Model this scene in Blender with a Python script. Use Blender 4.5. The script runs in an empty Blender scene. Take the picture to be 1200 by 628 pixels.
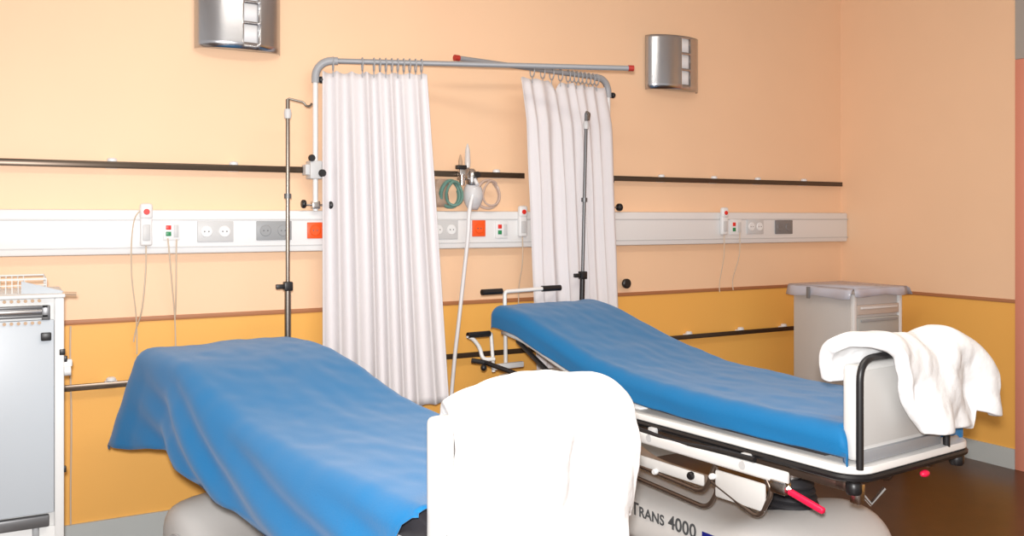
import bpy, bmesh, math, random
from mathutils import Vector, Matrix, noise
random.seed(4)
S = bpy.context.scene
C = S.collection
PI = math.pi

# ------------------------------------------------------------------ materials
def mat(name, col, rough=.5, metal=0., spec=.5, sheen=0., bump=0., bscale=40., coat=0., alpha=1., trans=0., emit=0., var=0., vscale=6., sheen_tint=None, stretch=None):
    m = bpy.data.materials.new(name); m.use_nodes = True
    nt = m.node_tree; b = nt.nodes['Principled BSDF']
    b.inputs['Base Color'].default_value = (*col, 1)
    b.inputs['Roughness'].default_value = rough
    b.inputs['Metallic'].default_value = metal
    b.inputs['Specular IOR Level'].default_value = spec
    b.inputs['Sheen Weight'].default_value = sheen
    b.inputs['Coat Weight'].default_value = coat
    b.inputs['Alpha'].default_value = alpha
    b.inputs['Transmission Weight'].default_value = trans
    if sheen_tint: b.inputs['Sheen Tint'].default_value = (*sheen_tint, 1)
    if emit:
        b.inputs['Emission Color'].default_value = (*col, 1); b.inputs['Emission Strength'].default_value = emit
    if bump or var:
        tc = nt.nodes.new('ShaderNodeTexCoord'); n = nt.nodes.new('ShaderNodeTexNoise')
        src = tc.outputs['Object']
        if stretch:
            mp = nt.nodes.new('ShaderNodeMapping'); mp.inputs['Scale'].default_value = stretch
            nt.links.new(src, mp.inputs[0]); src = mp.outputs[0]
        nt.links.new(src, n.inputs['Vector'])
        n.inputs['Scale'].default_value = bscale; n.inputs['Detail'].default_value = 4
        if bump:
            bp = nt.nodes.new('ShaderNodeBump'); bp.inputs['Strength'].default_value = bump; bp.inputs['Distance'].default_value = .01
            nt.links.new(n.outputs['Fac'], bp.inputs['Height']); nt.links.new(bp.outputs[0], b.inputs['Normal'])
        if var:
            n2 = nt.nodes.new('ShaderNodeTexNoise'); n2.inputs['Scale'].default_value = vscale; n2.inputs['Detail'].default_value = 3
            nt.links.new(src, n2.inputs['Vector'])
            r = nt.nodes.new('ShaderNodeMix'); r.data_type = 'RGBA'
            r.inputs[6].default_value = (*[c*(1-var) for c in col], 1); r.inputs[7].default_value = (*[min(1, c*(1+var)) for c in col], 1)
            nt.links.new(n2.outputs['Fac'], r.inputs[0]); nt.links.new(r.outputs[2], b.inputs['Base Color'])
    return m

def wall_mat(name, up, low, zsplit):
    """painted wall: pale apricot above the dado, amber below (two coats of paint)"""
    m = mat(name, up, rough=.5, spec=.5, bump=.04, bscale=120)
    nt = m.node_tree; b = nt.nodes['Principled BSDF']
    tc = nt.nodes.new('ShaderNodeTexCoord'); sp = nt.nodes.new('ShaderNodeSeparateXYZ')
    gt = nt.nodes.new('ShaderNodeMath'); gt.operation = 'GREATER_THAN'; gt.inputs[1].default_value = zsplit
    n = nt.nodes.new('ShaderNodeTexNoise'); n.inputs['Scale'].default_value = 2.2
    nt.links.new(tc.outputs['Object'], n.inputs['Vector'])
    nt.links.new(tc.outputs['Object'], sp.inputs[0]); nt.links.new(sp.outputs['Z'], gt.inputs[0])
    mx = nt.nodes.new('ShaderNodeMix'); mx.data_type = 'RGBA'
    mx.inputs[6].default_value = (*low, 1); mx.inputs[7].default_value = (*up, 1)
    nt.links.new(gt.outputs[0], mx.inputs[0])
    hs = nt.nodes.new('ShaderNodeHueSaturation')
    mr = nt.nodes.new('ShaderNodeMapRange'); mr.inputs['To Min'].default_value = .97; mr.inputs['To Max'].default_value = 1.03
    nt.links.new(n.outputs['Fac'], mr.inputs['Value']); nt.links.new(mr.outputs[0], hs.inputs['Value'])
    nt.links.new(mx.outputs[2], hs.inputs['Color']); nt.links.new(hs.outputs[0], b.inputs['Base Color'])
    return m

M = {}
M['wall'] = wall_mat('painted wall', (.91, .610, .392), (.90, .47, .105), 1.066)
M['wall_side'] = wall_mat('painted side wall', (.91, .610, .392), (.90, .47, .105), 1.038)
M['dado'] = mat('brown dado strip', (.42, .17, .07), .5)
M['base'] = mat('grey vinyl skirting', (.50, .53, .52), .45, bump=.03)
M['floor'] = mat('brown vinyl floor', (.085, .036, .014), .28, spec=.5, bump=.05, bscale=90, var=.25, vscale=9)
M['ceiling'] = mat('white ceiling', (.8, .78, .74), .8)
M['door'] = mat('salmon door frame paint', (.72, .28, .19), .45)
M['doorgrey'] = mat('grey door head', (.42, .40, .37), .5)
M['panel'] = mat('white enamelled panel', (.80, .80, .80), .38, bump=.02)
M['panelgrey'] = mat('pale grey plastic', (.60, .60, .60), .45)
M['socketgrey'] = mat('grey plastic socket', (.33, .34, .35), .45)
M['socketdark'] = mat('dark grey plastic socket', (.20, .19, .19), .45)
M['orange'] = mat('orange socket plastic', (.90, .10, .012), .4)
M['red'] = mat('red plastic', (.75, .03, .02), .4)
M['cap_red'] = mat('dark red plastic cap', (.45, .03, .02), .5)
M['green'] = mat('green plastic', (.02, .25, .09), .4)
M['cord'] = mat('beige cord', (.62, .50, .38), .6)
M['white_cord'] = mat('clear white hose', (.80, .79, .80), .4)
M['chrome'] = mat('brushed steel', (.42, .40, .37), .28, metal=1., bump=.02, bscale=200)
M['rail'] = mat('dark bronze rail', (.085, .06, .042), .3, metal=.6)
M['rail_steel'] = mat('steel rail face', (.25, .22, .19), .3, metal=1.)
M['alu'] = mat('brushed aluminium', (.50, .50, .52), .22, metal=1., bump=.03, bscale=60, stretch=(30, 30, .5))
M['frosted'] = mat('frosted lamp glass', (.82, .83, .85), .5)
M['tube_white'] = mat('white enamelled tube', (.80, .80, .80), .3)
M['tube_grey'] = mat('grey plastic elbow', (.36, .37, .39), .45)
M['rod'] = mat('grey aluminium rod', (.33, .34, .36), .5, metal=.2)
M['black'] = mat('black plastic', (.012, .011, .012), .4)
M['rubber'] = mat('black rubber', (.018, .017, .020), .6, bump=.05)
M['curtain'] = mat('white curtain cloth', (.74, .705, .715), .85, spec=.2, sheen=.2, bump=.08, bscale=300)
M['sheet'] = mat('blue bed sheet', (.002, .150, .37), .62, spec=.25, sheen=.28, bump=.15, bscale=220, sheen_tint=(.75, .8, .95))
M['quilt'] = mat('white cotton quilt', (.88, .88, .88), .9, spec=.2, bump=.45, bscale=26)
M['mattress'] = mat('charcoal mattress cover', (.03, .027, .03), .5, bump=.1)
M['bedwhite'] = mat('white bed frame paint', (.80, .79, .77), .35)
M['board'] = mat('off-white moulded board', (.66, .65, .63), .42, bump=.03)
M['boardpanel'] = mat('grey moulded board face', (.56, .55, .53), .45)
M['base_cover'] = mat('warm grey moulded plastic', (.68, .66, .635), .45, bump=.04, var=.03)
M['ink'] = mat('dark grey lettering ink', (.085, .09, .095), .5)
M['blue_ink'] = mat('navy logo ink', (.01, .015, .22), .5)
M['red_lever'] = mat('red pedal plastic', (.85, .012, .07), .4)
M['bronze'] = mat('tarnished steel tube', (.20, .15, .12), .3, metal=.8)
M['steel_tube'] = mat('polished steel tube', (.55, .52, .50), .25, metal=1.)
M['cart'] = mat('white cart enamel', (.74, .74, .73), .4)
M['cartgrey'] = mat('pale grey cart door', (.50, .54, .58), .4, bump=.02)
M['greystrip'] = mat('grey metal strip', (.16, .16, .165), .35, metal=.5)
M['cabinet'] = mat('pale grey cabinet laminate', (.56, .54, .52), .5, var=.03)
M['drawer'] = mat('grey drawer front', (.44, .45, .43), .5)
M['cabtop'] = mat('grey beige cabinet top', (.55, .47, .41), .5)
M['clear'] = mat('milky plastic tray', (.66, .66, .74), .25, alpha=.75)
M['cloth_brown'] = mat('brown paper', (.52, .36, .24), .8)
M['mask'] = mat('clear mask plastic', (.78, .78, .80), .25, alpha=.7)
M['green_tube'] = mat('green oxygen tube', (.16, .33, .28), .35, alpha=.75)
M['pink_tube'] = mat('clear pinkish tube', (.66, .50, .42), .3, alpha=.7)
M['smoke'] = mat('smoky bag plastic', (.50, .36, .27), .4, alpha=.6)
M['jar'] = mat('clear flow tube', (.80, .80, .80), .2, alpha=.6)

# ------------------------------------------------------------------ mesh helpers
class MB:
    """collects shapes in one bmesh; build() links them as one mesh object"""
    def __init__(s): s.bm = bmesh.new()
    def _v(s, pts): return [s.bm.verts.new(p) for p in pts]
    def box(s, a, b, bev=0., seg=2, rot=None):
        a = Vector(a); b = Vector(b); c = (a+b)/2
        g = bmesh.ops.create_cube(s.bm, size=1.)['verts']
        bmesh.ops.scale(s.bm, vec=[max(abs(x), 1e-4) for x in (b-a)], verts=g)
        if bev:
            es = list({e for v in g for e in v.link_edges})
            r = bmesh.ops.bevel(s.bm, geom=es, offset=bev, segments=seg, affect='EDGES', profile=.5)
            g = list({v for f in r['faces'] for v in f.verts} | {v for v in g if v.is_valid})
        if rot is not None: bmesh.ops.rotate(s.bm, cent=(0, 0, 0), matrix=rot, verts=g)
        bmesh.ops.translate(s.bm, vec=c, verts=g)
        return s
    def tube(s, pts, r, seg=10, closed=False, cap=True):
        pts = [Vector(p) for p in pts]; n = len(pts); rs = r if isinstance(r, (list, tuple)) else [r]*n
        rings = []; prev = None
        for i, p in enumerate(pts):
            if closed: t = pts[(i+1) % n]-pts[i-1]
            else: t = pts[min(i+1, n-1)]-pts[max(i-1, 0)]
            t.normalize()
            if prev is None:
                u = t.orthogonal().normalized()
            else:
                u = (prev-t*prev.dot(t))
                u = u.normalized() if u.length > 1e-6 else t.orthogonal().normalized()
            prev = u; w = t.cross(u)
            rings.append(s._v([p+(u*math.cos(2*PI*k/seg)+w*math.sin(2*PI*k/seg))*rs[i] for k in range(seg)]))
        for i in range(n if closed else n-1):
            A = rings[i]; B = rings[(i+1) % n]
            for k in range(seg):
                try: s.bm.faces.new((A[k], A[(k+1) % seg], B[(k+1) % seg], B[k]))
                except ValueError: pass
        if cap and not closed:
            s.bm.faces.new(list(reversed(rings[0]))); s.bm.faces.new(rings[-1])
        return s
    def lathe(s, prof, cen=(0, 0, 0), axis='Z', seg=20):
        """prof: (radius, along) pairs, closed at both ends"""
        cen = Vector(cen); rings = []
        for r, h in prof:
            ring = []
            for k in range(seg):
                a = 2*PI*k/seg; x, y = r*math.cos(a), r*math.sin(a)
                p = {'Z': (x, y, h), 'X': (h, x, y), 'Y': (y, h, x)}[axis]
                ring.append(cen+Vector(p))
            rings.append(s._v(ring))
        for A, B in zip(rings, rings[1:]):
            for k in range(seg): s.bm.faces.new((A[k], A[(k+1) % seg], B[(k+1) % seg], B[k]))
        s.bm.faces.new(list(reversed(rings[0]))); s.bm.faces.new(rings[-1])
        return s
    def ball(s, c, r, sc=(1, 1, 1)):
        g = bmesh.ops.create_uvsphere(s.bm, u_segments=14, v_segments=9, radius=r)['verts']
        bmesh.ops.scale(s.bm, vec=sc, verts=g); bmesh.ops.translate(s.bm, vec=c, verts=g)
        return s
    def grid(s, rows):
        vs = [s._v(r) for r in rows]
        for A, B in zip(vs, vs[1:]):
            for k in range(len(A)-1): s.bm.faces.new((A[k], A[k+1], B[k+1], B[k]))
        return s
    def loft(s, rings):
        vs = [s._v(r) for r in rings]; n = len(rings[0])
        for A, B in zip(vs, vs[1:]):
            for k in range(n): s.bm.faces.new((A[k], A[(k+1) % n], B[(k+1) % n], B[k]))
        s.bm.faces.new(list(reversed(vs[0]))); s.bm.faces.new(vs[-1])
        return s
    def build(s, name, m, parent=None, world=False, smooth=True, solid=0., subsurf=0, sharp=40, offset=0., label=None):
        bmesh.ops.recalc_face_normals(s.bm, faces=s.bm.faces) if not solid else None
        me = bpy.data.meshes.new(name); s.bm.to_mesh(me); s.bm.free()
        if parent is not None and world: me.transform(wm(parent).inverted())
        if smooth:
            for p in me.polygons: p.use_smooth = True
            me.set_sharp_from_angle(angle=math.radians(sharp))
        me.materials.append(m)
        o = bpy.data.objects.new(name, me); C.objects.link(o)
        if parent is not None: o.parent = parent
        if solid:
            md = o.modifiers.new('thickness', 'SOLIDIFY'); md.thickness = solid; md.offset = offset
        if subsurf:
            md = o.modifiers.new('smooth', 'SUBSURF'); md.levels = subsurf; md.render_levels = subsurf
        if label: o['label'] = label
        return o

def wm(o):
    m = Matrix.LocRotScale(o.location, o.rotation_euler, None)
    return wm(o.parent) @ m if o.parent else m

def thing(name, label, cat, loc=(0, 0, 0), rotz=0., group=None):
    o = bpy.data.objects.new(name, None); C.objects.link(o); o.empty_display_size = .1
    o.location = loc; o.rotation_euler = (0, 0, rotz)
    return tag(o, label, cat, group)
def tag(o, label, cat, group=None):
    o['label'] = label; o['category'] = cat
    if group: o['group'] = group
    return o
def struct(o): o['kind'] = 'structure'; return o

def fillet(pts, r, n=6):
    """polyline with rounded corners"""
    pts = [Vector(p) for p in pts]; out = [pts[0]]
    for a, b, c in zip(pts, pts[1:], pts[2:]):
        d1 = (a-b); d2 = (c-b); k = min(r, d1.length*.49, d2.length*.49)
        p = b+d1.normalized()*k; q = b+d2.normalized()*k
        for i in range(n+1):
            t = i/n; out.append(p*(1-t)**2+b*2*t*(1-t)+q*t*t)
    out.append(pts[-1]); return out
def smooth_path(pts, n=8):
    pts = [Vector(p) for p in pts]; P = [pts[0]]+pts+[pts[-1]]; out = []
    for i in range(1, len(P)-2):
        a, b, c, d = P[i-1], P[i], P[i+1], P[i+2]
        for k in range(n):
            t = k/n
            out.append(.5*((2*b)+(c-a)*t+(2*a-5*b+4*c-d)*t*t+(3*b-a-3*c+d)*t**3))
    out.append(pts[-1]); return out
def interp(tab, x):
    if x <= tab[0][0]: return tab[0][1]
    for (a, u), (b, v) in zip(tab, tab[1:]):
        if x <= b: t = (x-a)/(b-a); return u+(v-u)*t
    return tab[-1][1]
def sm(tab, x, w=.06):
    return sum(interp(tab, x+w*k/3) for k in range(-3, 4))/7
def lerp(a, b, t): return a+(b-a)*t

# ------------------------------------------------------------------ room
RX = 5.42
def slab(name, a, b, m):
    return struct(MB().box(a, b).build(name, m, smooth=False))
slab('floor', (-2.6, -6.8, -.1), (RX+.12, .12, 0), M['floor'])
slab('wall_back', (-2.6, 0, 0), (RX+.12, .12, 3.35), M['wall'])
DY = -1.338                                                    # the door frame begins here on the right wall
slab('wall_right', (RX, DY, 0), (RX+.12, 0, 3.35), M['wall_side'])
slab('ceiling', (-2.6, -6.8, 3.35), (RX+.12, .12, 3.45), M['ceiling'])
slab('baseboard_back', (-2.6, -.014, 0), (RX, 0, .125), M['base'])
slab('baseboard_right', (RX-.014, DY, 0), (RX, -.014, .125), M['base'])
struct(MB().box((-2.6, -.009, 1.054), (RX, 0, 1.077), .003).build('trim_1', M['dado']))
struct(MB().box((RX-.009, DY, 1.026), (RX, -.009, 1.049), .003).build('trim_2', M['dado']))
# door in the right wall
d = MB(); d.box((RX-.012, DY-.07, 0), (RX+.12, DY, 2.53), .004)
dr = struct(d.build('door_1', M['door']))
MB().box((RX+.03, DY-1.02, 0), (RX+.075, DY-.07, 2.53), .003).build('door_leaf', M['door'], dr)
MB().box((RX-.012, DY-1.09, 2.53), (RX+.12, DY-.0, 3.35), .004).build('door_head', M['doorgrey'], dr)
MB().box((RX-.012, DY-1.09, 0), (RX+.12, DY-1.02, 2.53), .004).build('door_jamb', M['door'], dr)
slab('wall_right_far', (RX, -6.8, 0), (RX+.12, DY-1.09, 3.35), M['wall_side'])

# ------------------------------------------------------------------ wall lamps
def wall_lamp(X, z0, label):
    t = thing('wall_lamp', label, 'wall lamp', (X, 0, z0), group='curved aluminium wall lamps')
    W, H, dep = .42, .35, .10
    def arc(a, off=0.):                                        # a in -1..1 across the shade
        ang = a*PI/2
        return Vector((W/2+(W/2+off)*math.sin(ang), -.012-(dep+off)*math.cos(ang), 0))
    sh = MB(); n = 48
    win = (.02, .25)                                           # window strip across, in a
    rowsz = [0, .035, .125, .14, .23, .245, .335, H]
    cols = sorted({-1+2*i/n for i in range(n+1)} | set(win))
    grid = {}
    for i, a in enumerate(cols):
        for j, z in enumerate(rowsz):
            p = arc(a); grid[i, j] = sh.bm.verts.new((p.x, p.y, z))
    for i in range(len(cols)-1):
        for j in range(len(rowsz)-1):
            if win[0]-1e-6 <= cols[i] and cols[i+1] <= win[1]+1e-6 and j in (1, 3, 5): continue
            sh.bm.faces.new((grid[i, j], grid[i+1, j], grid[i+1, j+1], grid[i, j+1]))
    sh.build('shade', M['alu'], t, solid=.004, sharp=60)
    MB().box((.02, -.012, .03), (W-.02, 0, H-.03), .003).build('back_plate', M['panelgrey'], t)
    for j in (1, 3, 5):
        g = MB(); rows = []
        for k in range(7):
            p = arc(lerp(win[0], win[1], k/6), -.006); rows.append([(p.x, p.y, rowsz[j]-.004), (p.x, p.y, rowsz[j+1]+.004)])
        g.grid(rows).build('window_pane', M['frosted'], t, solid=.003)
    for z in (.006, H-.012):                                     # thin end plates, inside the shade
        r = MB(); rows = []
        for k in range(n+1):
            p = arc(-1+2*k/n, -.006); rows.append([(p.x, p.y, z+.003), (p.x, -.012, z+.003)])
        r.grid(rows).build('end_plate', M['alu'], t, solid=.003)
    return t
wall_lamp(.796, 2.392, 'curved aluminium wall lamp at top left, above the left bed, cut by the photo edge')
wall_lamp(3.585, 2.385, 'curved aluminium wall lamp right of the curtain rods, shown whole')

# ------------------------------------------------------------------ medical rails
def rail(X0, X1, z, label, h=.032, mounts=(), hook=False, m='rail'):
    t = thing('equipment_rail', label, 'rail', (X0, 0, z))
    MB().box((0, -.052, -h/2), (X1-X0, -.042, h/2), .003).build('bar', M[m], t)
    for x in mounts:
        mb = MB(); mb.box((x-X0-.03, -.042, -.018), (x-X0+.03, 0, .018), .008); mb.lathe([(.0, -.002), (.022, 0), (.022, .012), (.014, .018), (0, .019)], (x-X0, -.03, .016), 'Z', 16)
        mb.build('mount', M['panel'], t)
    if hook: MB().box((-.012, -.054, -.045), (.008, -.04, h/2+.002), .003).build('end_stop', M['black'], t)
    return t
rail(-1.3, 1.405, 1.803, 'long dark equipment rail on upper wall left of the left curtain', mounts=(-.9, .42, .98))
rail(1.93, 2.66, 1.803, 'short dark equipment rail on upper wall between the two curtains', mounts=(2.48,))
rail(3.29, RX-.04, 1.803, 'dark equipment rail on upper wall right of the right curtain', mounts=(3.7, 4.15, 4.55, 5.0), hook=True)
rail(-1.3, 4.95, .768, 'low equipment rail along the amber lower wall behind both beds', h=.03, mounts=(-.8, .415, 1.3, 2.05, 3.93, 4.39, 4.80))

# ------------------------------------------------------------------ bedhead service panel
PZ0, PZ1, PY = 1.379, 1.592, -.068
sp = thing('service_panel', 'long white bedhead service panel with sockets across the back wall', 'service panel', (-1.3, 0, PZ0))
L = RX-.004+1.3; Hh = PZ1-PZ0
MB().box((0, PY, 0), (L, 0, Hh), .012).build('housing', M['panel'], sp)
MB().box((0, PY-.003, Hh-.052), (L, PY+.004, Hh-.044), .001).build('cover_seam', M['panelgrey'], sp)
MB().box((0, PY-.003, .030), (L, PY+.004, .036), .001).build('cover_seam', M['panelgrey'], sp)
def plate(name, X0, X1, z0, z1, m, kind, label=None):
    """a faceplate on the panel, its own part, with the inserts as sub-parts"""
    x0, x1 = X0+1.3, X1+1.3; a, b = z0-PZ0, z1-PZ0
    p = MB().box((x0, PY-.009, a), (x1, PY+.002, b), .003).build(name, M[m], sp, label=label)
    w, h = x1-x0, b-a
    if kind in ('double', 'single'):
        n = 2 if kind == 'double' else 1
        for k in range(n):
            c = x0+w*(k+.5)/n
            q = MB(); q.lathe([(0, -.0125), (min(.026, w/n*.38), -.0125), (min(.030, w/n*.42), -.008), (0, -.008)], (c, PY, (a+b)/2), 'Y', 24)
            q.build('socket_face', M[m] if m != 'panelgrey' else M['panel'], p)
            hh = MB()
            for s in (-1, 1): hh.lathe([(0, -.0135), (.0035, -.0135), (.0035, -.012), (0, -.012)], (c+s*.010, PY, (a+b)/2), 'Y', 10)
            hh.build('socket_hole', M['greystrip'], p)
    if kind == 'call':
        MB().box((x0+w*.32-.012, PY-.014, a+h*.56), (x0+w*.32+.012, PY-.006, a+h*.80), .002).build('red_button', M['red'], p)
        MB().box((x0+w*.32-.012, PY-.014, a+h*.22), (x0+w*.32+.012, PY-.006, a+h*.46), .002).build('green_button', M['green'], p)
        MB().box((x0+w*.64, PY-.013, a+h*.15), (x0+w*.92, PY-.006, a+h*.82), .002).build('cord_socket', M['panelgrey'], p)
    return p
plate('call_plate', .640, .716, 1.446, 1.535, 'panel', 'call')
plate('double_socket', .798, .970, 1.435, 1.537, 'panelgrey', 'double', 'pale double socket')
plate('double_socket', 1.084, 1.262, 1.440, 1.537, 'socketgrey', 'double', 'grey double socket')
plate('emergency_socket', 1.344, 1.426, 1.446, 1.530, 'orange', 'single', 'orange socket')
plate('double_socket', 2.045, 2.210, 1.434, 1.541, 'panelgrey', 'double', 'pale double socket')
plate('emergency_socket', 2.302, 2.385, 1.447, 1.540, 'orange', 'single', 'orange socket')
plate('call_plate', 2.452, 2.532, 1.436, 1.535, 'panel', 'call')
plate('call_plate', 4.254, 4.355, 1.440, 1.544, 'panel', 'call')
plate('double_socket', 4.410, 4.560, 1.444, 1.544, 'panelgrey', 'double', 'pale double socket')
plate('double_socket', 4.675, 4.840, 1.441, 1.538, 'socketdark', 'double', 'dark grey double socket')

def handset(X, z0, z1, label, cords):
    t = thing('call_handset', label, 'call handset', (X, PY, z0), group='nurse call handsets on the panel')
    h = z1-z0; w = .027
    b = MB(); b.box((-w, -.030, .0), (w, -.0, h*.70), .010, 3); b.box((-w*1.05, -.036, h*.62), (w*1.05, -.0, h), .014, 3)
    b.build('body', M['panel'], t)
    MB().box((-w*.6, -.033, h*.12), (w*.6, -.029, h*.5), .003).build('grip_inset', M['panelgrey'], t)
    MB().lathe([(0, -.042), (.012, -.042), (.014, -.039), (.014, -.034), (0, -.034)], (0, 0, h*.80), 'Y', 16).build('call_button', M['red'], t)
    for c in cords:
        MB().tube(smooth_path(c), .0035, 6).build('cord', M['cord'], t, world=True)
    return t
cy = -.05
handset(.563, 1.420, 1.622, 'white call handset with red button on panel, left of the left curtain',
        [[(.563, PY-.015, 1.43), (.56, cy-.04, 1.30), (.545, cy-.03, 1.12), (.525, -.03, 1.02), (.515, -.02, .96)],
         [(.560, PY-.02, 1.60), (.515, PY-.03, 1.56), (.498, PY-.03, 1.45), (.500, cy-.03, 1.28), (.52, cy, 1.12), (.528, -.03, 1.02), (.53, -.02, .90)],
         [(.66, PY-.016, 1.455), (.665, PY-.02, 1.40), (.68, cy-.02, 1.25), (.70, -.03, 1.07), (.705, -.02, .95), (.706, -.02, .80)],
         [(.70, PY-.016, 1.45), (.698, PY-.02, 1.38), (.70, cy-.02, 1.2), (.703, -.025, 1.07)]])
handset(2.625, 1.443, 1.625, 'white call handset with red button on panel between the two curtains',
        [[(2.625, PY-.015, 1.45), (2.628, cy-.03, 1.3), (2.632, -.03, 1.14), (2.636, -.02, 1.0)]])
handset(4.19, 1.440, 1.625, 'white call handset with red button on panel, right of the right curtain',
        [[(4.19, PY-.015, 1.45), (4.193, cy-.03, 1.3), (4.20, -.03, 1.12), (4.20, -.03, 1.05)],
         [(4.335, PY-.012, 1.46), (4.33, cy-.03, 1.3), (4.32, -.03, 1.14), (4.322, -.03, 1.06)]])
# a thin cable runs down the amber wall beside the cart
tag(MB().tube(smooth_path([(.245, -.01, 1.05), (.243, -.012, .9), (.248, -.012, .6), (.245, -.012, .3), (.245, -.02, .13)]), .004, 6).build('wall_cable', M['cord']),
    'thin vertical cable on amber wall beside the left cart', 'cable')

# ------------------------------------------------------------------ curtain frames
def knob(name, c, r, parent, axis='Y', world=True, m='black', sl=.022):
    return MB().lathe([(0, -sl/2), (r*.8, -sl/2), (r, -sl*.25), (r, sl*.25), (r*.8, sl/2), (0, sl/2)], c, axis, 16).build(name, M[m], parent, world=world)
def curtain_frame(base, end, zrod, label, knobs, flip):
    bx, by = base; d = Vector((end[0]-bx, end[1]-by, 0)); Ld = d.length; d.normalize()
    t = thing('curtain_rail', label, 'curtain rail', (bx, by, 1.59), group='swing-out curtain frames')
    r = .0135; R = .085
    MB().tube([(bx, by, 1.59), (bx, by, zrod-R)], r, 14).build('post', M['tube_white'], t, world=True)
    el = [Vector((bx, by, zrod-R))+d*(R*(1-math.cos(a)))+Vector((0, 0, R*math.sin(a))) for a in [PI/2*k/8 for k in range(9)]]
    MB().tube([el[0]-Vector((0, 0, .03))]+el+[el[-1]+d*.03], .0205, 14).build('elbow', M['tube_grey'], t, world=True)
    p0 = Vector((bx, by, zrod))+d*(R+.02); p1 = Vector((end[0], end[1], zrod))
    MB().tube([p0, p1], .0140, 14).build('rod', M['rod'], t, world=True)
    MB().tube([p1-d*.002, p1+d*.028], .0165, 14).build('end_cap', M['cap_red'], t, world=True)
    c = MB(); c.box((bx-.034, by-.026+(.028 if flip else 0.), 1.755), (bx+.03, 0.0-.03, 1.85), .006); c.box((bx-.055, by-.012, 1.775), (bx-.02, -.03, 1.83), .005)
    c.build('clamp', M['panelgrey'], t, world=True)
    st = MB(); st.tube([(bx-.06, by, 1.62), (bx+.085, by, 1.62)], .005, 8)
    st.box((bx-.02, by-.02, 1.60), (bx+.02, by+.02, 1.64), .004); st.build('cross_bar', M['steel_tube'], t, world=True)
    knob('knob', (bx-.062, by, 1.625), .022, t, 'X'); knob('knob', (bx+.085, by, 1.62), .024, t, 'X', sl=.03)
    ky = .035 if flip else 0.; knob('knob', (bx+.027, by-.032+ky, 1.785), .020, t, 'Y'); knob('knob', (bx-.028, by-.03+ky, 1.862), .018, t, 'Y')
    knob('knob', (bx+.028, by-.01, zrod-R-.015), .018, t, 'X')
    return t, Vector((bx, by, zrod)), d, Ld
R1 = ((1.382, -.09), (2.945, -.69), 2.370)
R2 = ((3.235, -.09), (2.110, -.29), 2.414)
f1 = curtain_frame(*R1, 'grey curtain frame clamped to rail, rod reaching right over the gap, left one', None, False)
f2 = curtain_frame(*R2, 'grey curtain frame behind the right curtain, rod reaching back towards the left', None, True)

def curtain(fr, a0, a1, b0, b1, ztop, zbot, nf, label, gx, rings, notch=None, seed=0, amp=.026, wexp=.85, fwd=0.):
    """a pleated sheet: a0..a1 metres along the rod at the top, b0..b1 at the hem"""
    _, base, d, Ld = fr; nrm = Vector((d.y, -d.x, 0))
    if nrm.y > 0: nrm = -nrm
    o0 = base+d*((a0+a1)/2)
    t = thing('curtain', label, 'curtain', (o0.x, o0.y, zbot), group='white ward curtains')
    mb = MB(); rows = []; nu, nv = nf*14, 44
    for j in range(nv+1):
        v = j/nv; row = []
        for i in range(nu+1):
            u = i/nu
            top = lerp(a0, a1, u); bot = lerp(b0, b1, u); w = v**wexp
            s = lerp(top, bot, v**lerp(wexp, 1., u))
            ph = u*nf*2*PI+.9*math.sin(u*9+seed)+.35*math.sin(v*2.2+u*6+seed)
            A = amp*(.55+.45*math.sin(u*13+seed*2)**2)*(.55+.65*min(1, v*3))
            off = A*math.sin(ph)+.012*noise.noise((u*5, v*3, seed))
            s += .35*A*math.cos(ph*1.0)*.6
            zt = ztop-.012*abs(math.sin(u*nf*PI*.9))
            if notch:
                for nc, nw, nd in notch: zt -= nd*math.exp(-((u-nc)/nw)**2)
            z = lerp(zt, zbot+.012*math.sin(u*7+seed), v)
            p = base+d*s+nrm*(off+fwd*min(1, v*7)); row.append((p.x, p.y, z))
        rows.append(row)
    mb.grid(rows).build('cloth', M['curtain'], t, world=True, solid=.003, sharp=180)
    for a in rings:
        c = base+d*a; e1 = nrm; e2 = Vector((0, 0, 1)); pts = []
        for k in range(16):
            g = 2*PI*k/16; pts.append(c+Vector((0, 0, -.014))+e1*(.024*math.cos(g))+e2*(.034*math.sin(g))+d*.004*math.cos(g))
        MB().tube(pts, .0035, 6, closed=True).build('ring', M['tube_grey'], t, world=True)
        h = c+Vector((0, 0, -.048)); MB().tube([h, h+Vector((0, 0, -.035))], .003, 6).build('hook', M['tube_grey'], t, world=True)
    return t
curtain(f1, .035, .575, .035, .69, 2.318, .56, 8, 'long white curtain hanging by the left bed, hem above its far side', 0,
        [.09, .24]+[.30+.031*k for k in range(9)], seed=1, amp=.026)
curtain(f2, .03, .70, -.075, .60, 2.362, .62, 8, 'white curtain hanging behind the head of the right bed', 0,
        [.10+.034*k for k in range(8)]+[.40, .47, .54, .62], notch=[(.62, .05, .05)], seed=3, amp=.021, wexp=.8, fwd=.036)

# a round black knob on the wall
o = MB().lathe([(0, -.05), (.024, -.05), (.031, -.044), (.031, -.028), (.024, -.02), (.010, -.018), (.010, 0), (0, 0)], (3.415, 0, 1.137), 'Y', 20).build('wall_stop', M['black'])
tag(o, 'round black stop on wall right of the right curtain', 'wall stop')

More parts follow.
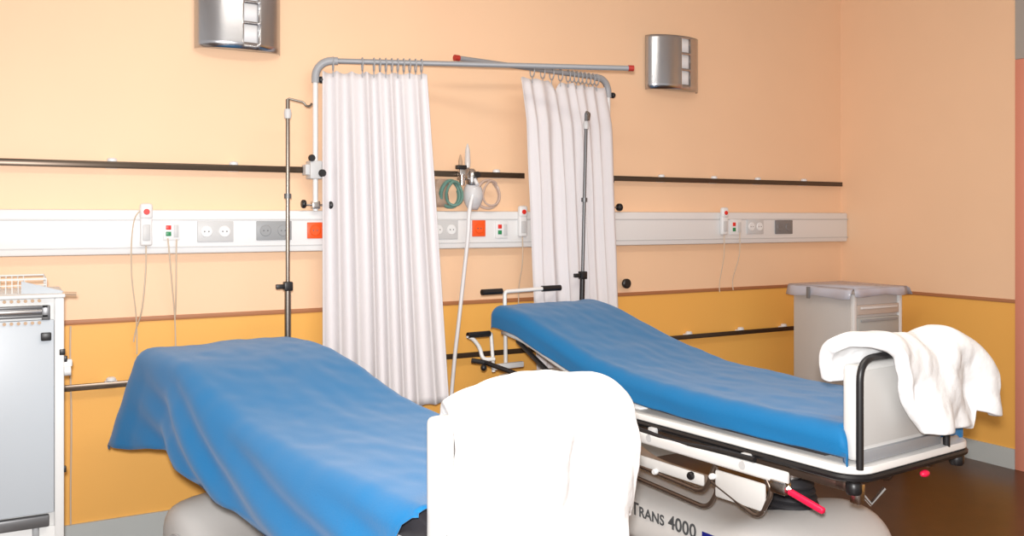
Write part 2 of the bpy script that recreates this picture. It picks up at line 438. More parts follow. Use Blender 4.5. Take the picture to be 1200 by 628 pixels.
# ------------------------------------------------------------------ oxygen set on the short rail
ox = thing('flow_meter', 'chrome oxygen flow meter clamped to the short rail', 'flow meter', (2.255, -.055, 1.803))
b = MB(); b.box((-.045, -.045, -.035), (.02, .0, .035), .008); b.lathe([(0, -.05), (.026, -.05), (.032, -.04), (.032, .02), (.022, .04), (.012, .05), (0, .05)], (.035, -.035, -.02), 'Z', 18)
b.lathe([(0, -.03), (.016, -.03), (.016, .03), (0, .03)], (-.035, -.05, -.035), 'Z', 14); b.build('body', M['steel_tube'], ox)
MB().lathe([(0, 0), (.015, 0), (.017, .03), (.014, .10), (.006, .13), (0, .14)], (.010, -.03, .035), 'Z', 14).build('flow_tube', M['jar'], ox)
MB().lathe([(0, 0), (.010, 0), (.012, .05), (.004, .085), (0, .09)], (-.035, -.03, .02), 'Z', 12).build('valve', M['cloth_brown'], ox)
b = MB(); b.box((-.065, -.056, .025), (-.005, -.02, .048), .005); b.lathe([(0, -.085), (.018, -.085), (.018, -.065), (0, -.065)], (.048, 0, -.005), 'Y', 14); b.build('knob', M['black'], ox)
mk = thing('oxygen_mask', 'clear oxygen mask with green and pinkish tubing and long pale hose under the flow meter', 'oxygen mask', (2.26, -.08, 1.60))
def loop(cx, cz, rx, rz, y, r, turns=1.0, tilt=0.):
    return [(cx+rx*math.cos(a), y+.01*math.sin(a*2)+.012*a/6, cz+rz*math.sin(a)+tilt*math.cos(a)) for a in [2*PI*turns*k/48+.9 for k in range(49)]]
MB().tube(loop(2.150, 1.688, .058, .074, -.11, .008, 1.9), .0095, 8).build('green_tubing', M['green_tube'], mk, world=True)
MB().tube(loop(2.165, 1.690, .050, .066, -.13, .008), .008, 8).build('green_tubing', M['green_tube'], mk, world=True)
MB().tube(loop(2.385, 1.690, .075, .080, -.11, .006), .009, 8).build('clear_tubing', M['pink_tube'], mk, world=True)
MB().tube(loop(2.40, 1.695, .055, .070, -.13, .006), .006, 8).build('clear_tubing', M['pink_tube'], mk, world=True)
rows = []
for j in range(11):                                             # the mask shell: wide at the chin, narrow at the nose
    v = j/10; w = .058*math.sin(PI*(.16+.74*v))**.7; z = 1.755-.155*v; row = []
    for i in range(13):
        a = -PI*.62+PI*1.24*i/12
        row.append((2.300+w*math.sin(a), -.085-.055*math.cos(a)*(math.sin(PI*(.12+.8*v))), z))
    rows.append(row)
MB().grid(rows).build('mask_shell', M['mask'], mk, world=True, solid=.003, sharp=180)
MB().tube([(2.300, -.14, 1.74), (2.295, -.10, 1.79), (2.285, -.09, 1.80)], .011, 10).build('mask_port', M['white_cord'], mk, world=True)
rows = [[(2.06+.085*i/5, -.085-.012*math.sin(PI*i/5)-.01*math.sin(j*1.3), 1.615+.155*j/6) for i in range(6)] for j in range(7)]
MB().grid(rows).build('storage_bag', M['smoke'], mk, world=True, solid=.002, sharp=180)
MB().tube(smooth_path([(2.29, -.12, 1.72), (2.255, -.13, 1.60), (2.245, -.13, 1.45), (2.225, -.11, 1.2), (2.20, -.10, .95), (2.18, -.09, .75), (2.15, -.09, .40), (2.14, -.10, .012), (2.05, -.12, .012)]), .0115, 10).build('oxygen_hose', M['white_cord'], mk, world=True)

# ------------------------------------------------------------------ beds
def sheet_rows(prof, hw, drop, head_drop, seed, ripple, flare, foot_drop=0., corner=0., hw_near=None):
    """cloth over the mattress top: prof (y, z) along the bed; drop(y) over the sides"""
    rows = []
    # arc-length positions along the profile
    pts = prof; hw_far = hw; NB = 90; y0 = pts[0][0]; y1 = pts[-1][0]; NH = 16 if head_drop else 0
    NA = 26; ND = 20; rr = .055
    NF = 4 if foot_drop else 0
    for j in range(-NF, NB+NH+1):
        fd = 0. if j >= 0 else foot_drop*(-j)/NF
        if j < 0: y = y0; dy = 0.
        elif j <= NB: y = lerp(y0, y1, j/NB); dy = 0.
        else: y = y1; dy = head_drop*(j-NB)/NH
        zt = sm(pts, y, .12); slope = (sm(pts, y+.02, .12)-sm(pts, y-.02, .12))/.04
        row = []
        for i in range(-ND-NA, ND+NA+1):
            sgn = 1 if i > 0 else -1; k = abs(i)
            hw = hw_near if (sgn < 0 and hw_near) else hw_far
            ax = hw*k/NA if k <= NA else hw
            dx = 0. if k <= NA else drop(y, sgn)*(k-NA)/ND
            r = math.hypot(dx, dy); mx = max(drop(y, sgn), head_drop) if (dx and dy) else 9.
            if r > 1e-9 and dx and dy:
                q = max(dx, dy)/r; r2 = r*lerp(q, 1., .35)
                ux, uy = dx/r, dy/r; r = r2
            else:
                ux, uy = (1., 0.) if dx else (0., 1.)
            # rounded edge, then hanging down
            if r < rr*PI/2: out = rr*math.sin(r/rr); dn = rr*(1-math.cos(r/rr))
            else: out = rr; dn = rr+r-rr*PI/2
            fl = flare(y, sgn)*min(dn, .22)+(corner*max(0., min(1., (y-1.75)/.35))*dn if sgn < 0 else 0.)
            out += fl
            rp = ripple(y, sgn)*min(1, dn/.12)*max(.12, min(1., (2.12-y)/.45))*(math.sin((dn-.20*(2.15-y))*2*PI/.135+.5*math.sin(y*3+seed))+.35*math.sin(y*9+seed)+.5*noise.noise((y*3, dn*5, seed))) if dx else 0.
            out += rp
            X = sgn*(ax-rr+out*ux) if k > NA-1 or dx else sgn*min(ax, hw-rr) if False else sgn*(ax*(hw-rr)/hw+(out*ux if dx else 0.))
            Y = y+(out*uy if dy else 0.)
            wr = .006*noise.noise((sgn*ax*6+seed, y*4, seed))+.004*noise.noise((ax*14*sgn, y*11, seed+3))
            Z = zt-dn+wr
            if fd:
                Z = max(Z-fd, zt-max(foot_drop, drop(y, sgn)))
            near_end = max(0., 1-(y-y0)/.10)
            if abs(X) > hw-.025 or X > .20: Y -= near_end*.040*min(1., (max(abs(X)-(hw-.025), X-.20))/.03)
            row.append((X, Y, Z))
        rows.append(row)
    return rows

def bed(cx, cy, yaw, prof, which):
    rz = math.radians(yaw)
    t = thing('hospital_bed', which['bed'], 'hospital bed', (cx, cy, 0), rz, 'wheeled hospital beds')
    near = -1
    # --- moulded base with raised rounded ends
    rings = []
    for k in range(41):
        q = k/40; y = lerp(.16, 2.12, q)
        e = min(1., math.sqrt(max(0., 1-(1-min(q, 1-q)/.085)**2)) if min(q, 1-q) < .085 else 1.)
        e = max(e, .12)
        bulge = math.exp(-((y-.42)/.20)**2)+math.exp(-((y-1.86)/.20)**2)
        w = (.325+.02*bulge)*(.55+.45*e); top = .10+(.215+.075*bulge)*(.35+.65*e)
        prof_c = [(-w*.96, .11), (-w, .15), (-w, top-.09), (-w*.95, top-.045), (-w*.82, top-.014), (-w*.5, top), (0, top+.006),
                  (w*.5, top), (w*.82, top-.014), (w*.95, top-.045), (w, top-.09), (w, .15), (w*.96, .11), (0, .105)]
        rings.append([(x, y, z) for x, z in prof_c])
    MB().loft(rings).build('base_cover', M['base_cover'], t, subsurf=1, sharp=50)
    for sx in (-1, 1):                                          # dark recessed step lines on the wheel housings
        for yy in (.50, 1.78):
            pts = [(sx*(.3445 if abs(math.cos(a)) < .75 else .338), yy+.145*math.cos(a), .14+.135*math.sin(a)) for a in [PI*k/20 for k in range(21)]]
            MB().tube(pts, .004, 6).build('housing_seam', M['panelgrey'], t)
    for sx in (-1, 1):
        for yy in (.30, 1.98):
            ca = MB(); ca.box((sx*.27-.03, yy-.035, .09), (sx*.27+.03, yy+.035, .14), .01)
            ca.box((sx*.27-.032, yy-.012, .05), (sx*.27-.024, yy+.02, .12), .003); ca.box((sx*.27+.024, yy-.012, .05), (sx*.27+.032, yy+.02, .12), .003)
            c = ca.build('caster', M['greystrip'], t)
            MB().lathe([(0, -.02), (.05, -.02), (.0615, -.012), (.062, 0), (.0615, .012), (.05, .02), (0, .02)], (sx*.27, yy, .062), 'X', 24).build('wheel', M['rubber'], c)
    # --- lettering and logo on the camera side of the base
    cu = bpy.data.curves.new('lettering', 'FONT'); cu.body = 'st Trans 4000'; cu.size = .079; cu.small_caps_scale = .78; cu.extrude = .0008; cu.offset = .0012; cu.space_character = 1.02
    for i, ch in enumerate(cu.body):
        if ch.islower(): cu.body_format[i].use_small_caps = True
    tmp = bpy.data.objects.new('tmp', cu); C.objects.link(tmp); bpy.context.view_layer.update()
    me = bpy.data.meshes.new_from_object(tmp.evaluated_get(bpy.context.evaluated_depsgraph_get()))
    bpy.data.objects.remove(tmp)
    me.materials.clear(); me.materials.append(M['ink'])
    tx = bpy.data.objects.new('lettering', me); C.objects.link(tx); tx.parent = t
    tx.matrix_local = Matrix(((0, 0, -1, -.3285), (-1, 0, 0, 1.195), (0, 1, 0, .246), (0, 0, 0, 1)))
    MB().box((-.329, .58, .235), (-.3255, .685, .285), .001).build('logo_block', M['blue_ink'], t)
    # --- lift columns with black bellows
    for yy in (.50, 1.72):
        pr = [(0, .29), (.105, .29)]
        for k in range(7):
            z = .30+.027*k; r = .118-.006*k; pr += [(r, z), (r+.006, z+.012), (r, z+.024)]
        pr += [(.07, .50), (0, .50)]
        MB().lathe(pr, (0, yy, 0), 'Z', 28).build('lift_boot', M['rubber'], t)
        MB().lathe([(0, .49), (.05, .49), (.05, .64), (0, .64)], (0, yy, 0), 'Z', 20).build('lift_column', M['steel_tube'], t)
    # --- under frame
    uf = MB()
    for sx in (-1, 1): uf.box((sx*.26-.02, .05, .595), (sx*.26+.02, 2.1, .645), .006)
    for yy in (.08, .50, 1.1, 1.72, 2.05): uf.box((-.28, yy-.02, .60), (.28, yy+.02, .64), .004)
    uf.build('under_frame', M['bronze'], t)
    # --- deck: a rounded white frame with a floor panel
    x1, ya, yb, rc = which['deck'], -.058, 2.16, .10
    def ring(off, z):
        pts = []
        for (qx, qy, a0) in ((x1-rc, yb-rc, 0), (-x1+rc, yb-rc, PI/2), (-x1+rc, ya+rc, PI), (x1-rc, ya+rc, 3*PI/2)):
            for k in range(9):
                a = a0+PI/2*k/8; pts.append((qx+(rc+off)*math.cos(a), qy+(rc+off)*math.sin(a), z))
        return pts
    dk = MB(); dk.loft([ring(-.03, .682), ring(-.004, .684), ring(0, .688), ring(0, .704), ring(-.004, .710), ring(-.03, .713)])
    dk.build('deck', M['bedwhite'], t)
    MB().tube([Vector(p) for p in ring(-.006, .670)], .0125, 8, closed=True).build('bumper_strip', M['black'], t)
    for sx in (-1, 1):
        for yy in (ya+.05, yb-.05):
            MB().lathe([(0, -.02), (.022, -.02), (.027, -.012), (.027, .015), (.022, .022), (0, .022)], (sx*(x1-.055), yy, .630), 'Z', 18).build('corner_bumper', M['black'], t)
    # --- footboard and its black rail
    fb = MB(); fb.box((-.335, -.022, .722), (.185, .034, 1.050), .018, 3); fbo = fb.build('footboard', M['board'], t)
    MB().box((-.295, -.025, .77), (.16, -.018, 1.03), .002).build('footboard_panel', M['boardpanel'], fbo)
    MB().box((-.31, -.036, .716), (.17, -.012, .758), .005).build('footboard_strip', M['rod'], fbo)
    MB().tube(fillet([(which['tx'], -.045, .705), (which['tx'], -.045, 1.075), (.19, -.045, 1.085), (.19, -.045, .705)], .075, 8), .0125, 12).build('footboard_rail', M['black'], t)
    # --- backrest under the raised mattress
    hy = which['hinge']; rows = []
    ys = [hy+(prof[-1][0]-.02-hy)*k/16 for k in range(17)]
    rows = [[(x, y, max(.714, sm(prof, y, .12)-.140)) for x in (-.325, -.16, 0, .16, .325)] for y in ys]
    MB().grid(rows).build('backrest', M['bedwhite'], t, solid=.016, sharp=60)
    for sx in (-1, 1):
        ztop = sm(prof, 2.0, .1)-.15
        MB().tube([(sx*.30, 1.62, .715), (sx*.30, 2.02, ztop-.01)], .013, 8).build('backrest_strut', M['black'], t)
    # --- dark mattress that follows the backrest
    rings = []; NY = 60
    for k in range(NY+1):
        y = lerp(prof[0][0]+.012, prof[-1][0]-.012, k/NY); z = sm(prof, y, .12)-.014; w = .328; e = min(1., .5+.5*min(k, NY-k)/2)
        w2 = w*(.985 if k in (0, NY) else 1.)
        rings.append([(w2*a, y, z-.055+.052*b*e) for a, b in ((-1, -.8), (-.97, -1), (.97, -1), (1, -.8), (1, .8), (.97, 1), (-.97, 1), (-1, .8))])
    MB().loft(rings).build('mattress', M['mattress'], t, sharp=50)
    # --- folded side rails
    for sx in (-1, 1):
        X = sx*which['rail_x']
        sr = MB(); sr.box((X-.013, .20, .600), (X+.013, 1.52, .648), .010, 3)
        sro = sr.build('side_rail', M['bedwhite'], t)
        tb = MB(); f = which['rail_drop']
        def low(pts): return [(x, y, .60-(.60-z)*f) for x, y, z in pts]
        tb.tube(fillet(low([(X, 1.45, .60), (X, 1.40, .525), (X, .60, .475), (X, .545, .60)]), .05), .009, 10)
        tb.tube(fillet(low([(X-sx*.02, 1.42, .60), (X-sx*.02, 1.36, .455), (X-sx*.02, .60, .410), (X-sx*.02, .545, .50), (X-sx*.02, .555, .585)]), .045), .009, 10)
        tb.tube(fillet(low([(X, .56, .53), (X, .33, .448), (X, .27, .56), (X, .30, .605)]), .04), .009, 10)
        tb.build('rail_tube', M['bronze'], sro)
        for (ya_, yb_, za, zb_) in ((.60, 1.36, .500, .545), (.30, .54, .478, .582)):
            MB().box((X-.008, ya_, .60-(.60-za)*f), (X+.006, yb_, .60-(.60-zb_)*f), .008).build('rail_panel', M['board'], sro)
        for yy in (.40, .90, 1.40):
            k = MB(); k.box((X-sx*.012-.012, yy-.020, .625), (X-sx*.012+.012, yy+.020, .672), .005); k.lathe([(0, -.022), (.016, -.022), (.016, .022), (0, .022)], (X-sx*.008, yy, .630), 'X', 12)
            k.build('rail_bracket', M['panelgrey'], sro)
        MB().tube(smooth_path([(X-sx*.0, 1.5, .668), (X, 1.15, .664), (X, .95, .652), (X, .75, .640), (X, .55, .655), (X, .35, .660)]), .011, 8).build('rail_hose', M['black'], sro)
        for yy in (.66, .98): knob('rail_knob', (X+sx*.012, yy, .60-.07*f), .016, sro, 'X', world=False, m='black')
        for yy in (.545, .86): knob('rail_catch', (X+sx*.014, yy, .60-(.045 if yy < .8 else .10)*f), .012, sro, 'X', world=False, m='panel')
    # --- release lever with red grip at the foot
    lv = MB(); xr = which['rail_x']; lv.tube([(-xr+.045, .26, .63), (-xr+.005, .215, .60), (-xr, .19, .585)], .010, 8); lv.box((-xr-.02, .20, .565), (-xr+.02, .27, .615), .008)
    lvo = lv.build('release_lever', M['steel_tube'], t)
    MB().box((-.011, -.075, -.011), (.011, .075, .011), .007, 3, rot=Matrix.Rotation(math.radians(13), 3, 'X')).build('lever_grip', M['red_lever'], lvo, label='red grip').location = (-xr, .125, .566)
    rb = MB(); rb.ball((.01, -.066, .640), .018, (1.3, .8, .7)); rb.build('foot_release', M['red_lever'], t)
    lk = MB(); lk.tube([(-.30, .0, .63), (-.26, -.03, .57), (-.21, -.05, .62)], .008, 8); lk.box((-.325, -.03, .575), (-.29, .01, .645), .006); lk.build('corner_link', M['steel_tube'], t)
    # --- push handles at the head
    zt = prof[-1][1]
    if which['handles']:
        ph = MB().tube(fillet([(-.25, 2.205, .72), (-.25, 2.215, zt+.07), (.02, 2.215, zt+.075)], .02), .011, 10).build('push_handle', M['bedwhite'], t)
        MB().tube([(-.40, 2.215, zt+.073), (-.27, 2.215, zt+.073)], .0165, 12).build('handle_grip', M['black'], ph)
        MB().tube([(.005, 2.215, zt+.075), (.135, 2.215, zt+.075)], .0165, 12).build('handle_grip', M['black'], ph)
        p2 = MB().tube(fillet([(-.34, 2.19, .72), (-.34, 2.215, .925), (-.36, 2.215, .925)], .02), .010, 10)
        p2.tube(fillet([(-.49, 2.215, .922), (-.45, 2.215, .90), (-.41, 2.215, .85), (-.405, 2.20, .79), (-.34, 2.18, .79)], .03), .011, 10)
        p2 = p2.build('push_handle', M['bedwhite'], t)
        MB().tube([(-.49, 2.215, .925), (-.35, 2.215, .925)], .0165, 12).build('handle_grip', M['black'], p2)
        br = MB(); br.tube([(-.50, 2.16, .800), (-.43, 2.13, .785), (-.39, 1.75, .745), (-.385, 1.70, .74)], .013, 8); br.ball((-.45, 2.12, .762), .017)
        br.build('brake_bar', M['black'], t)
        MB().box((-.40, 2.10, .745), (-.20, 2.125, .775), .006).build('head_cross_bar', M['panelgrey'], t)
    # socket for the drip pole
    MB().lathe([(0, .64), (.022, .64), (.022, .72), (0, .72)], (which['px'], 2.235, 0), 'Z', 14).build('pole_socket', M['greystrip'], t)
    MB().box((which['px']-.015, 2.09, .655), (which['px']+.015, 2.235, .680), .004).build('pole_bracket', M['greystrip'], t)
    return t

def mesh_thing(name, mb, m, loc, rz, label, cat, group=None, **k):
    o = mb.build(name, m, **k); o.location = loc; o.rotation_euler = (0, 0, rz)
    return tag(o, label, cat, group)

B1 = (1.25, -2.53, 10.5); B2 = (2.833, -2.51, 5.5)
prof1 = [(.03, .815), (.8, .815), (1.05, .830), (1.25, .865), (1.45, .915), (1.62, .955), (1.80, .982), (2.0, .988), (2.14, .982)]
prof2 = [(.03, .835), (.7, .835), (1.05, .850), (1.25, .875), (1.47, .920), (1.62, .955), (1.80, 1.012), (2.0, 1.070), (2.16, 1.078)]
bed(*B1, prof1, dict(bed='hospital bed on the left, nearest the camera, draped in a loose blue sheet', hinge=.95, handles=False, rail_drop=.25, rail_x=.325, tx=-.285, deck=.366, px=.352))
bed(*B2, prof2, dict(bed='hospital bed on the right with folded side rails and lettered grey base', hinge=1.05, handles=True, rail_drop=1., rail_x=.405, tx=-.345, deck=.380, px=.30))

# sheets: the left one hangs loose over the sides, the right one is tucked in
def drop1(y, s):
    if s < 0: return interp([(.0, .03), (.07, .05), (.16, .26), (.45, .29), (1.0, .275), (1.5, .335), (1.85, .385), (2.0, .42), (2.3, .44)], y)
    return interp([(.0, .05), (.3, .2), (2.3, .30)], y)
rows = sheet_rows(prof1, .350, drop1, .34, 1.7, lambda y, s: .012 if s < 0 else .006, lambda y, s: (.26 if y < 1.6 else .26*max(0, 1-(y-1.6)/.4)) if s < 0 else .05, corner=.30, hw_near=.378)
s1 = mesh_thing('bed_sheet', MB().grid(rows), M['sheet'], (B1[0], B1[1], 0), math.radians(B1[2]),
                'loose blue sheet hanging low over the sides of the left bed', 'bed sheet', solid=.004, sharp=180, offset=1.)
def drop2(y, s): return interp([(.0, .13), (2.3, .145)], y)
rows = sheet_rows(prof2, .358, drop2, .10, 5.1, lambda y, s: .003, lambda y, s: .03, foot_drop=.11)
s2 = mesh_thing('bed_sheet', MB().grid(rows), M['sheet'], (B2[0], B2[1], 0), math.radians(B2[2]),
                'fitted blue sheet tucked around the mattress of the right bed', 'bed sheet', solid=.004, sharp=180, offset=1.)

# quilts thrown over the footboards
def quilt(bedpos, label, xl, xr, ztop, hem_out, hem_in, seed, sag, r=.088, yc=-.005, thick=.05):
    NU, NV = 54, 64; rows = []
    for j in range(NV+1):
        row = []
        for i in range(NU+1):
            u = i/NU
            # signed path length: negative inside (towards the head), positive outside
            x_top = lerp(xl(0), xr(0), u); so = ztop-hem_out(x_top)+r*(PI/2-1); si = ztop-hem_in(x_top)+r*(PI/2-1)
            s = lerp(-si, so, j/NV); k = s/so if s > 0 else s/si
            x = lerp(xl(k), xr(k), u)
            a = abs(s)
            if a < r*PI/2: yy = r*math.sin(a/r); dz = r*(1-math.cos(a/r))
            else: yy = r+.05*(a-r*PI/2); dz = r+a-r*PI/2
            y = yc-yy if s > 0 else yc+yy
            fold = (.020*math.sin(x*19+seed+2.2*k)+.012*math.sin(x*37+seed*2-3*k))*min(1, dz/.2)
            n1 = .030*noise.noise((x*4+seed, s*4, seed)); n2 = .014*noise.noise((x*11, s*9, seed+4))
            out = fold+n1+n2+.007*noise.noise((x*24, s*20, seed+6))
            z = ztop-dz-sag(x)+(.6*(n1+n2) if dz < r else 0)
            y += -out if s > 0 else out*.6
            e = min(u, 1-u)
            row.append((x+.012*noise.noise((s*6, u*3, seed+9)), y, z))
        rows.append(row)
    o = mesh_thing('quilt', MB().grid(rows), M['quilt'], (bedpos[0], bedpos[1], 0), math.radians(bedpos[2]), label, 'quilt', 'white quilts over the footboards', solid=thick, sharp=180, subsurf=1)
    return o
quilt(B1, 'white quilt folded over the footboard of the left bed', lambda k: interp([(-1, -.25), (-.3, -.25), (0, -.29), (.2, -.325), (1, -.325)], k), lambda k: interp([(-1, .27), (0, .28), (.5, .30), (1, .285)], k),
      1.108, lambda x: interp([(-.3, .66), (.20, .655), (.235, .755), (.4, .77)], x), lambda x: .86, 2.0,
      lambda x: .075*max(0, (x-.08)/.22)**2.2 if x > .08 else .055*max(0, (-.10-x)/.2)**2)
quilt(B2, 'white quilt hanging over the footboard of the right bed, right corner drooping', lambda k: interp([(-1, -.34), (-.3, -.37), (0, -.31), (.25, -.20), (1, -.07)], k), lambda k: interp([(-1, .36), (0, .375), (.5, .385), (1, .37)], k),
      1.125, lambda x: interp([(-.3, .80), (.18, .79), (.22, .87), (.5, .925)], x), lambda x: .98, 5.5,
      lambda x: .10*max(0, (x-.14)/.24)**2 if x > .14 else 0.)

# drip poles, each in the socket at the head of a bed
def drip_pole(bedpos, label, top, hookdir, tilt, lx=.30):
    a = math.radians(bedpos[2]); px = bedpos[0]+lx*math.cos(a)-2.235*math.sin(a); py = bedpos[1]+lx*math.sin(a)+2.235*math.cos(a)
    t = thing('drip_pole', label, 'drip pole', (px, py, .66), group='drip poles at the bed heads')
    h = top-.66; tx = lambda z: tilt*z
    MB().tube([(0, 0, 0), (tx(.58), 0, .58)], .0155, 12).build('lower_tube', M['rail_steel'] if tilt == 0 else M['black'], t)
    MB().tube([(tx(.56), 0, .56), (tx(h), 0, h)], .0100, 10).build('upper_tube', M['rail_steel'] if tilt == 0 else M['greystrip'], t)
    c = MB(); c.box((tx(.56)-.02, -.02, .535), (tx(.56)+.022, .02, .580), .005); c.box((tx(.56)-.058, -.012, .545), (tx(.56)-.015, .012, .568), .004)
    c.build('clamp_lever', M['black'], t)
    MB().lathe([(0, -.012), (.018, -.012), (.018, .012), (0, .012)], (tx(1.0), 0, 1.0), 'Z', 12).build('collar', M['greystrip'], t)
    MB().lathe([(0, -.02), (.015, -.024), (.019, 0), (.015, .022), (0, .024)], (tx(h-.07), 0, h-.07), 'Z', 14).build('joint', M['panelgrey'], t)
    k = MB()
    if hookdir: k.tube(fillet([(tx(h), 0, h-.02), (tx(h), 0, h+.005), (.075, -.02, h-.012), (.085, -.02, h-.03), (.105, -.02, h-.03), (.115, -.02, h-.015)], .012), .0055, 8)
    else: k.tube(fillet([(tx(h), 0, h-.02), (tx(h), -.0, h+.01), (tx(h)-.01, -.05, h-.01), (tx(h)-.022, -.055, h-.05), (tx(h)-.03, -.06, h-.02)], .012), .007, 8)
    k.build('hook', M['rail_steel'], t)
    return t
drip_pole(B1, 'slim steel drip pole with sideways hook at the head of the left bed', 2.135, True, 0., .352)
drip_pole(B2, 'slim dark drip pole before the right curtain at the right bed head', 2.17, False, .028)

# ------------------------------------------------------------------ left supply cart
CX, CYF, CYB = .188, -.65, -.22
ct = thing('supply_cart', 'white supply cart with pale grey front and wire basket at left edge', 'cart', (-.15, -.43, 0))
W0, W1 = -.52, CX
b = MB(); b.box((W0, CYF+.012, .16), (W1-.012, CYB, 1.235), .006); b.build('body', M['cart'], ct, world=True)
for x in (W0, W1-.035): MB().box((x, CYF-.004, .15), (x+.035, CYF+.03, 1.235), .006).build('frame_post', M['cart'], ct, world=True)
MB().box((W0+.04, CYF-.008, .385), (.152, CYF+.014, 1.150), .005).build('door', M['cartgrey'], ct, world=True)
b = MB(); b.box((W0+.04, CYF-.016, 1.160), (.132, CYF+.012, 1.172), .003); b.box((W0+.04, CYF-.016, 1.196), (.132, CYF+.012, 1.207), .003); b.box((.108, CYF-.016, 1.150), (.138, CYF+.012, 1.207), .003)
b.box((W0+.04, CYF-.004, 1.165), (.13, CYF+.014, 1.20), .002)
b.build('drawer_channel', M['greystrip'], ct, world=True)
MB().box((W0+.04, CYF-.012, 1.176), (.11, CYF+.012, 1.192), .003).build('drawer_rail', M['steel_tube'], ct, world=True)
for z in (1.226, 1.140):
    h = MB()
    for k in range(22):
        x = .10-.024*k
        h.lathe([(0, -.007), (.0065, -.007), (.0065, -.002), (0, -.002)], (x, CYF-.001-(.006 if z < 1.2 else -.002), z), 'Y', 10)
    h.build('peg_row', M['cloth_brown'], ct, world=True)
b = MB(); b.box((.105, CYF-.022, 1.068), (.142, CYF-.002, 1.100), .004); b.build('latch', M['black'], ct, world=True)
b = MB(); b.box((W0+.02, CYF-.022, .335), (.135, CYF+.012, .380), .006); b.build('bottom_rail', M['greystrip'], ct, world=True)
b = MB(); b.box((W0+.03, CYF+.0, .165), (.17, CYF+.012, .330), .004); b.build('kick_panel', M['cart'], ct, world=True)
b = MB(); b.box((.075, CYF-.012, .27), (.10, CYF+.012, .335), .008); b.build('pedal', M['socketgrey'], ct, world=True)
b = MB(); b.box((W1-.004, CYF+.005, .955), (W1+.03, CYF+.035, .985), .006); b.lathe([(0, -.012), (.02, -.012), (.02, .012), (0, .012)], (W1+.012, CYF+.01, .94), 'X', 14); b.build('side_clamp', M['cart'], ct, world=True)
b = MB(); b.box((W1-.018, CYF-.006, 1.005), (W1+.004, CYF+.012, 1.03), .003); b.box((W1-.002, CYF+.004, .975), (W1+.012, CYF+.02, 1.0), .003); b.box((W1-.002, CYF+.0, .535), (W1+.008, CYF+.015, .56), .003); b.build('hinge', M['black'], ct, world=True)
b = MB(); b.box((W0-.02, CYF-.012, 1.235), (W1+.004, CYB+.01, 1.250), .005); b.build('top', M['cart'], ct, world=True)
b = MB(); b.tube([(W1-.005, CYF+.02, 1.250), (W1+.045, CYF+.02, 1.246)], .007, 8); b.build('pull_bar', M['cloth_brown'], ct, world=True)
wb = MB(); zt, zb = 1.305, 1.256
fr_ = [(W0, CYF+.10, zt-.0), (W1-.06, CYF+.10, zt), (W1-.06, CYB-.02, zt), (W0, CYB-.02, zt)]
wb.tube(fr_, .004, 6, closed=True)
for k in range(26):
    x = W0+.022*k+.02
    if x < W1-.07:
        wb.tube([(x, CYF+.10, zb-.006), (x, CYF+.10, zt)], .0022, 5); wb.tube([(x, CYB-.02, zb-.006), (x, CYB-.02, zt)], .0022, 5)
for k in range(12):
    y = CYF+.10+.03*k
    if y < CYB-.02: wb.tube([(W1-.06, y, zb-.006), (W1-.06, y, zt)], .0022, 5)
wb.tube([(W0, CYF+.10, (zt+zb)/2), (W1-.06, CYF+.10, (zt+zb)/2)], .0022, 5)
wb.build('wire_basket', M['cart'], ct, world=True)
b = MB(); b.loft([[(W1-.150, CYF+.075, 1.25), (W1-.150, CYF+.085, 1.25), (W1-.150, CYF+.085, 1.300), (W1-.150, CYF+.075, 1.300)],
                  [(W1+.0, CYF+.03, 1.25), (W1+.0, CYF+.04, 1.25), (W1+.0, CYF+.04, 1.258), (W1+.0, CYF+.03, 1.258)]]); b.build('end_gusset', M['cartgrey'], ct, world=True)
for sx in (W0+.06, W1-.06):
    for sy in (CYF+.07, CYB-.06):
        c = MB(); c.box((sx-.022, sy-.025, .10), (sx+.022, sy+.025, .165), .006); c.box((sx-.022, sy-.01, .05), (sx-.016, sy+.015, .12), .002); c.box((sx+.016, sy-.01, .05), (sx+.022, sy+.015, .12), .002)
        c = c.build('caster', M['greystrip'], ct, world=True)
        MB().lathe([(0, -.014), (.045, -.014), (.05, -.008), (.05, .008), (.045, .014), (0, .014)], (sx, sy, .05), 'X', 22).build('wheel', M['rubber'], c, world=True)

# ------------------------------------------------------------------ right cabinet in the corner
KX0, KX1, KY0, KY1 = 4.60, 5.06, -.80, -.31
kb = thing('medical_cabinet', 'pale grey drawer cabinet with milky lipped top in the far right corner', 'cabinet', ((KX0+KX1)/2, (KY0+KY1)/2, 0))
MB().box((KX0, KY0+.012, .10), (KX1, KY1, 1.075), .006).build('body', M['cabinet'], kb, world=True)
for x in (KX0, KX1-.03): MB().box((x, KY0-.004, .10), (x+.03, KY0+.03, 1.075), .006).build('corner_post', M['cart'], kb, world=True)
zz = 1.005
for k, h in enumerate((.062, .150, .150, .200, .22)):
    dw = MB().box((KX0+.034, KY0-.006, zz-h), (KX1-.034, KY0+.014, zz), .005).build('drawer', M['cabtop'] if k == 0 else M['drawer'], kb, world=True)
    MB().box((KX0+.06, KY0-.016, zz-.026), (KX1-.06, KY0-.004, zz-.012), .003).build('drawer_pull', M['socketgrey'] if k else M['cart'], dw, world=True)
    zz -= h+.018
MB().box((KX0-.01, KY0-.012, 1.075), (KX1+.01, KY1+.01, 1.100), .006).build('top', M['cabtop'], kb, world=True)
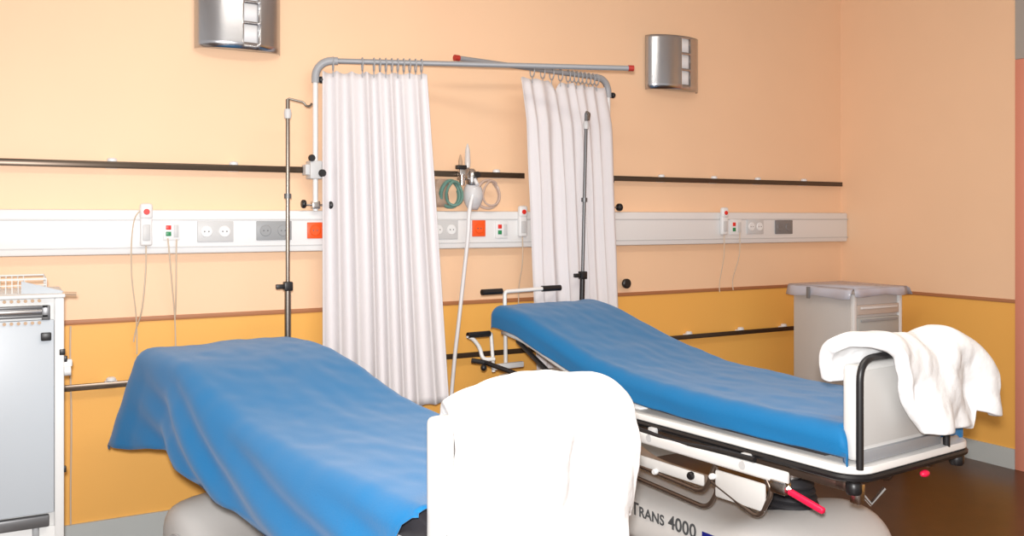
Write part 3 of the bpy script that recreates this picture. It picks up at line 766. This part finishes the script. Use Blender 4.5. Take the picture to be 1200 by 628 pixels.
# tray: milky sheet with a turned down lip, flaring at the sides
tr = MB(); z1 = 1.112; ov = .035
def lip(x0, y0, x1_, y1_, nx, ny, flare, low):
    rows = []
    for k in range(13):
        q = k/12; x = lerp(x0, x1_, q); y = lerp(y0, y1_, q); w = .006*math.sin(q*17)
        rows.append([(x, y, z1), (x+nx*(flare*.5+w), y+ny*(flare*.5+w), z1-.012), (x+nx*(flare+w), y+ny*(flare+w), z1-low-.006*math.sin(q*9))])
    tr.grid(rows)
a0, a1, c0, c1 = KX0-.02, KX1+.02, KY0-.02, KY1+.02
tr.grid([[(a0, c0, z1), (a1, c0, z1)], [(a0, c1, z1), (a1, c1, z1)]])
lip(a0, c0, a0, c1, -1, 0, .035, .065); lip(a0, c0, a1, c0, 0, -1, .012, .050); lip(a1, c0, a1, c1, 1, 0, .06, .055); lip(a0, c1, a1, c1, 0, 1, .02, .05)
tr.build('tray', M['clear'], kb, world=True, solid=.003, sharp=30)
b = MB(); b.box((KX0-.062, -.50, 1.030), (KX0-.048, -.475, 1.105), .003); b.build('tray_clip', M['socketdark'], kb, world=True)
for x in (KX0+.05, KX1-.05):
    for y in (KY0+.06, KY1-.06):
        c = MB().box((x-.02, y-.02, .05), (x+.02, y+.02, .10), .005).build('caster', M['greystrip'], kb, world=True)
        MB().lathe([(0, -.013), (.04, -.013), (.045, -.007), (.045, .007), (.04, .013), (0, .013)], (x, y, .045), 'X', 20).build('wheel', M['rubber'], c, world=True)

# ------------------------------------------------------------------ light: the camera's flash and soft room light
def light(name, kind, loc, energy, col, size, target=None):
    l = bpy.data.lights.new(name, kind); l.energy = energy; l.color = col
    if kind == 'AREA': l.shape = 'RECTANGLE'; l.size, l.size_y = size
    else: l.shadow_soft_size = size
    o = bpy.data.objects.new(name, l); C.objects.link(o); o.location = loc
    if target: o.rotation_euler = (Vector(target)-Vector(loc)).to_track_quat('-Z', 'Y').to_euler()
    return o
fl = light('camera_flash', 'SPOT', (-.03, -4.67, 1.66), 640, (1, .98, .97), .05, (3.2, 0., 1.15))
fl.data.spot_size = math.radians(150); fl.data.spot_blend = 1.
light('overhead_fill', 'AREA', (1.4, -2.6, 3.3), 45, (1, .93, .82), (2.4, .5), (1.4, -2.6, 0))  # added warm fill below the ceiling, no visible fitting
w = bpy.data.worlds.new('room light'); S.world = w; w.use_nodes = True
w.node_tree.nodes['Background'].inputs[0].default_value = (1, .97, .95, 1); w.node_tree.nodes['Background'].inputs[1].default_value = .70

# ------------------------------------------------------------------ camera
cam = bpy.data.cameras.new('camera'); co = bpy.data.objects.new('camera', cam); C.objects.link(co)
cam.sensor_width = 36; cam.sensor_fit = 'HORIZONTAL'; cam.lens = 36*1050/1200; cam.shift_y = -58/1200; cam.clip_start = .02
co.location = (0, -4.646, 1.55); co.rotation_euler = (PI/2, 0, -math.atan2(.4886, .8725))
S.camera = co
S.view_settings.view_transform = 'Standard'; S.view_settings.look = 'None'; S.view_settings.exposure = 0; S.view_settings.gamma = 1
S.view_settings.use_curve_mapping = False
